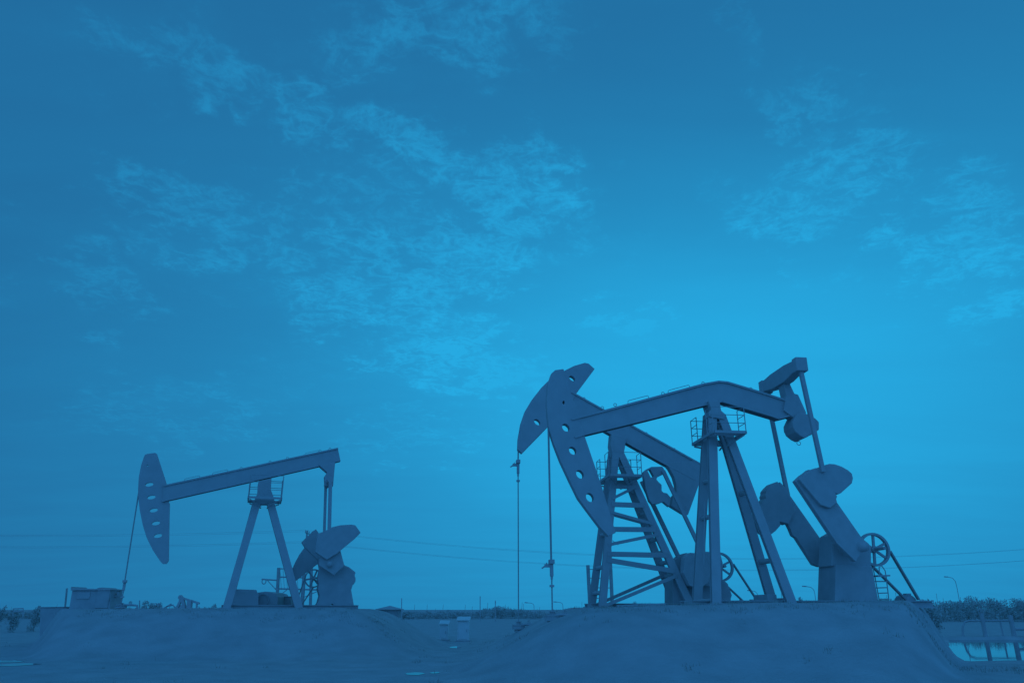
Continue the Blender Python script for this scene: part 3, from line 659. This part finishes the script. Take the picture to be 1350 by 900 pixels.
treeline('treeline', [(-60, 804), (0, 803), (60, 806), (160, 803), (300, 802), (480, 806), (540, 804.5), (560, 804), (575, 806), (590, 804), (605, 802.5), (615, 805), (625, 808), (634, 803), (645, 799), (660, 797.5), (672, 799.5), (694, 801), (699, 805), (712, 805), (724, 806), (732, 802), (745, 800), (775, 800), (810, 799), (880, 799), (970, 795)], 160, 3, 'far dark line of low scrub trees along the horizon behind the pumpjacks')
treeline('treeline', [(970, 794), (1060, 791), (1170, 788), (1240, 788), (1266, 788), (1272, 783), (1277, 781), (1281, 788), (1290, 789), (1296, 787), (1303, 786), (1312, 789), (1322, 787), (1331, 784), (1345, 784), (1380, 783), (1460, 783)], 125, 5, 'thicker belt of trees on the right horizon beyond the pond', .17)

# thin dry grass on the pads' crests and across the flat
random.seed(11); b = MB()
def blade(x, y, h):
    z = H(x, y) - .02; a = random.uniform(0, 6.28); w = .012; dx, dy = random.gauss(0, .25) * h, random.gauss(0, .25) * h
    b.add([(x - w * math.cos(a), y - w * math.sin(a), z), (x + w * math.cos(a), y + w * math.sin(a), z), (x + dx, y + dy, z + h)], [(0, 1, 2)])
for _ in range(420):
    k = random.random()
    if k < .4: cx, cy, s = random.uniform(2, 16.5), random.uniform(23.2, 25.6), .8
    elif k < .65: cx, cy, s = random.uniform(-18.5, -5), random.uniform(33.4, 35.6), .8
    else: cx, cy, s = random.uniform(-28, 14), random.uniform(19, 50), 1
    if pond_in(cx, cy) > -1.5: continue
    for _ in range(random.randint(6, 16)): blade(cx + random.gauss(0, .14), cy + random.gauss(0, .14), random.uniform(.05, .17) * s)
tag(b.build('dry_grass', GRASS), 'thin dry grass tufts scattered over the ground and pad edges', None, None, 'stuff')

# ================================================================== sky
w = bpy.data.worlds.new('World'); scene.world = w; w.use_nodes = True; nt = w.node_tree; nt.nodes.clear(); LK = nt.links.new
N = lambda t: nt.nodes.new(t)
def M(op, a, b=None, c=None, clamp=False):
    n = N('ShaderNodeMath'); n.operation = op; n.use_clamp = clamp
    for i, v in enumerate((a, b, c)):
        if v is None: continue
        if isinstance(v, (int, float)): n.inputs[i].default_value = v
        else: LK(v, n.inputs[i])
    return n.outputs[0]
def ramp(f, stops, interp='EASE'):
    r = N('ShaderNodeValToRGB'); r.color_ramp.interpolation = interp; e = r.color_ramp.elements
    while len(e) < len(stops): e.new(.5)
    for k, (p, c) in enumerate(stops): e[k].position = p; e[k].color = (*c, 1) if isinstance(c, tuple) else (c, c, c, 1)
    LK(f, r.inputs['Fac']); return r.outputs['Color']
def mapr(v, a, b, c, d, smooth=True):
    n = N('ShaderNodeMapRange'); n.interpolation_type = 'SMOOTHSTEP' if smooth else 'LINEAR'
    LK(v, n.inputs[0])
    for i, q in zip((1, 2, 3, 4), (a, b, c, d)): n.inputs[i].default_value = q
    return n.outputs[0]
tc = N('ShaderNodeTexCoord'); sx = N('ShaderNodeSeparateXYZ'); LK(tc.outputs['Generated'], sx.inputs[0])
X, Yd, Z = sx.outputs
az = M('MULTIPLY', M('ARCTAN2', X, Yd), 57.29578)
el = M('MAXIMUM', M('MULTIPLY', M('ARCSINE', Z), 57.29578), 0.0)
gaz, gel = azel(920, 518)
da = M('SUBTRACT', az, gaz); de = M('SUBTRACT', el, gel)
dw = mapr(de, -8, 8, .9, 1.12); kw = mapr(da, -25, 15, .54, .47)
r_ = M('SQRT', M('ADD', M('POWER', M('ABSOLUTE', M('MULTIPLY', da, kw)), 2.0), M('POWER', M('ABSOLUTE', M('MULTIPLY', de, dw)), 2.0)))
base = ramp(M('DIVIDE', r_, 60.0), [(0, 1.0), (4 / 60, .985), (8 / 60, .91), (12 / 60, .76), (17 / 60, .58), (23 / 60, .45), (30 / 60, .30), (42 / 60, .23), (1, .16)], 'B_SPLINE')
# cloud layer: thin high cloud on a plane overhead, gathered in patches
zc = M('ADD', Z, .12); cv = N('ShaderNodeCombineXYZ'); LK(M('DIVIDE', X, zc), cv.inputs[0]); LK(M('DIVIDE', Yd, zc), cv.inputs[1])
def nz(scale, detail, rough, dist, rot, sc, off=0):
    mp = N('ShaderNodeMapping'); LK(cv.outputs[0], mp.inputs[0]); mp.inputs['Rotation'].default_value = (0, 0, R(rot)); mp.inputs['Scale'].default_value = (*sc, 1); mp.inputs['Location'].default_value = (off, off * .7, 0)
    n = N('ShaderNodeTexNoise'); LK(mp.outputs[0], n.inputs['Vector']); n.inputs['Scale'].default_value = scale; n.inputs['Detail'].default_value = detail; n.inputs['Roughness'].default_value = rough; n.inputs['Distortion'].default_value = dist
    return n.outputs['Fac']
wis = nz(9, 12, .68, .7, -25, (1.1, .8)); fine = nz(30, 9, .62, .6, 20, (1.0, .75), 3); big = nz(2.6, 6, .55, .5, 15, (1.0, 1.6), 7)
ae0 = N('ShaderNodeCombineXYZ'); LK(az, ae0.inputs[0]); LK(el, ae0.inputs[1])
wn = N('ShaderNodeTexNoise'); LK(cv.outputs[0], wn.inputs['Vector']); wn.inputs['Scale'].default_value = 5; wn.inputs['Detail'].default_value = 7; wn.inputs['Roughness'].default_value = .6
wv = N('ShaderNodeVectorMath'); wv.operation = 'MULTIPLY_ADD'; LK(wn.outputs['Color'], wv.inputs[0]); wv.inputs[1].default_value = (26, 14, 0); wv.inputs[2].default_value = (-13, -7, 0)
ae = N('ShaderNodeVectorMath'); ae.operation = 'ADD'; LK(ae0.outputs[0], ae.inputs[0]); LK(wv.outputs[0], ae.inputs[1])
def blob(p, q, wd, amp):
    (a0, e0), (a1, e1) = azel(*p), azel(*q)
    mp = N('ShaderNodeMapping'); mp.vector_type = 'TEXTURE'; LK(ae.outputs[0], mp.inputs[0])
    mp.inputs['Location'].default_value = ((a0 + a1) / 2, (e0 + e1) / 2, 0); mp.inputs['Rotation'].default_value = (0, 0, math.atan2(e1 - e0, a1 - a0))
    ln = math.hypot(a1 - a0, e1 - e0) / 2 * 1.25; mp.inputs['Scale'].default_value = (ln, wd, 1)
    g = N('ShaderNodeTexGradient'); g.gradient_type = 'SPHERICAL'; LK(mp.outputs[0], g.inputs[0])
    return M('MULTIPLY', mapr(g.outputs['Fac'], 0, .6, 0, 1), amp)
mask = None
for a in (((200, 70), (520, 180), 3.2, .9), ((440, 150), (680, 240), 3.6, 1.0), ((620, 195), (780, 310), 5.0, 1.05), ((370, 20), (780, 10), 5.0, .95), ((360, 60), (480, 40), 3.5, .5),
          ((90, 250), (450, 335), 3.4, .82), ((360, 235), (600, 300), 5.0, .72), ((330, 330), (790, 325), 4.5, .95), ((330, 370), (700, 440), 4.5, .92), ((520, 420), (710, 515), 3.6, .85),
          ((930, 275), (1250, 190), 5.2, .88), ((1160, 180), (1230, 215), 3, .5), ((1180, 250), (1390, 410), 6.0, .86), ((1010, 85), (1110, 140), 3.4, .75), ((760, 445), (860, 418), 2.2, .75), ((1000, 350), (1060, 360), 1.6, .45),
          ((-20, 340), (240, 385), 4.0, .7), ((30, 550), (420, 525), 2.6, .6), ((330, 480), (560, 460), 2.0, .4), ((420, 575), (680, 555), 1.8, .6), ((0, 50), (320, 60), 4.5, .7), ((950, 15), (1010, 40), 2.2, .5)):
    g = blob(*a); mask = g if mask is None else M('MAXIMUM', mask, g)
rid = lambda v: M('POWER', M('SUBTRACT', 1.0, M('ABSOLUTE', M('MULTIPLY_ADD', v, 2.6, -1.3)), clamp=True), 2.0)
den = M('ADD', M('ADD', M('MULTIPLY', wis, .5), M('MULTIPLY', rid(fine), .13)), M('MULTIPLY', rid(nz(15, 8, .6, .8, -35, (.8, 1.1), 11)), .22))
cl = mapr(M('ADD', den, M('MULTIPLY', mask, .22)), .59, .90, 0, 1)
cl = M('MULTIPLY', cl, M('POWER', mask, .8))
soft = M('MULTIPLY', M('SUBTRACT', nz(1.6, 6, .55, .4, 8, (.6, 1.8), 2), .5), .16)
t = M('ADD', M('ADD', M('MULTIPLY', base, 1.0), soft), M('ADD', M('MULTIPLY', cl, .29), M('MULTIPLY', M('MULTIPLY', mask, mapr(big, .35, .65, .2, 1)), .05)), clamp=True)
s2l = lambda v: ((v / 255 + .055) / 1.055) ** 2.4 if v > 10 else v / 255 / 12.92
D0, D1 = (32, 87, 136), (39, 170, 226)
tones = [(k / 8, tuple(s2l(a + (c - a) * k / 8) for a, c in zip(D0, D1))) for k in range(9)]
front = ramp(t, tones, 'LINEAR')
# the half of the sky behind the viewer: unseen, brightened low down and tinted as fill on camera-facing sides
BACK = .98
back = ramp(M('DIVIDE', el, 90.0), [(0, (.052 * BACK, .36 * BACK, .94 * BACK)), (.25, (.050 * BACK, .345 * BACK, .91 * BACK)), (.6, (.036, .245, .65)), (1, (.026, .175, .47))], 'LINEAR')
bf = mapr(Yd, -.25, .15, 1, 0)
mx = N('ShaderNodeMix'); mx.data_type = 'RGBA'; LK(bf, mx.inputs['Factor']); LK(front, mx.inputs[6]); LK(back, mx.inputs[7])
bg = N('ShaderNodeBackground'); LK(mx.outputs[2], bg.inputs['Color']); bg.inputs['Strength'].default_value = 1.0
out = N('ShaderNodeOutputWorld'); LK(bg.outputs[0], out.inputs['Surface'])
w.cycles.sampling_method = 'MANUAL'; w.cycles.sample_map_resolution = 512

# faint sun behind thin cloud, low ahead
ld = bpy.data.lights.new('sun', 'SUN'); ld.energy = .08; ld.angle = R(12); ld.color = (.35, .75, 1.0)
sun = bpy.data.objects.new('sun', ld); col.objects.link(sun)
sd = ray(905, 478).normalized(); sun.rotation_euler = sd.to_track_quat('Z', 'Y').to_euler(); sun.location = (0, 0, 30)

scene.view_settings.view_transform = 'Standard'; scene.view_settings.look = 'None'; scene.view_settings.exposure = 0; scene.view_settings.gamma = 1
scene.cycles.max_bounces = 6; scene.cycles.diffuse_bounces = 4
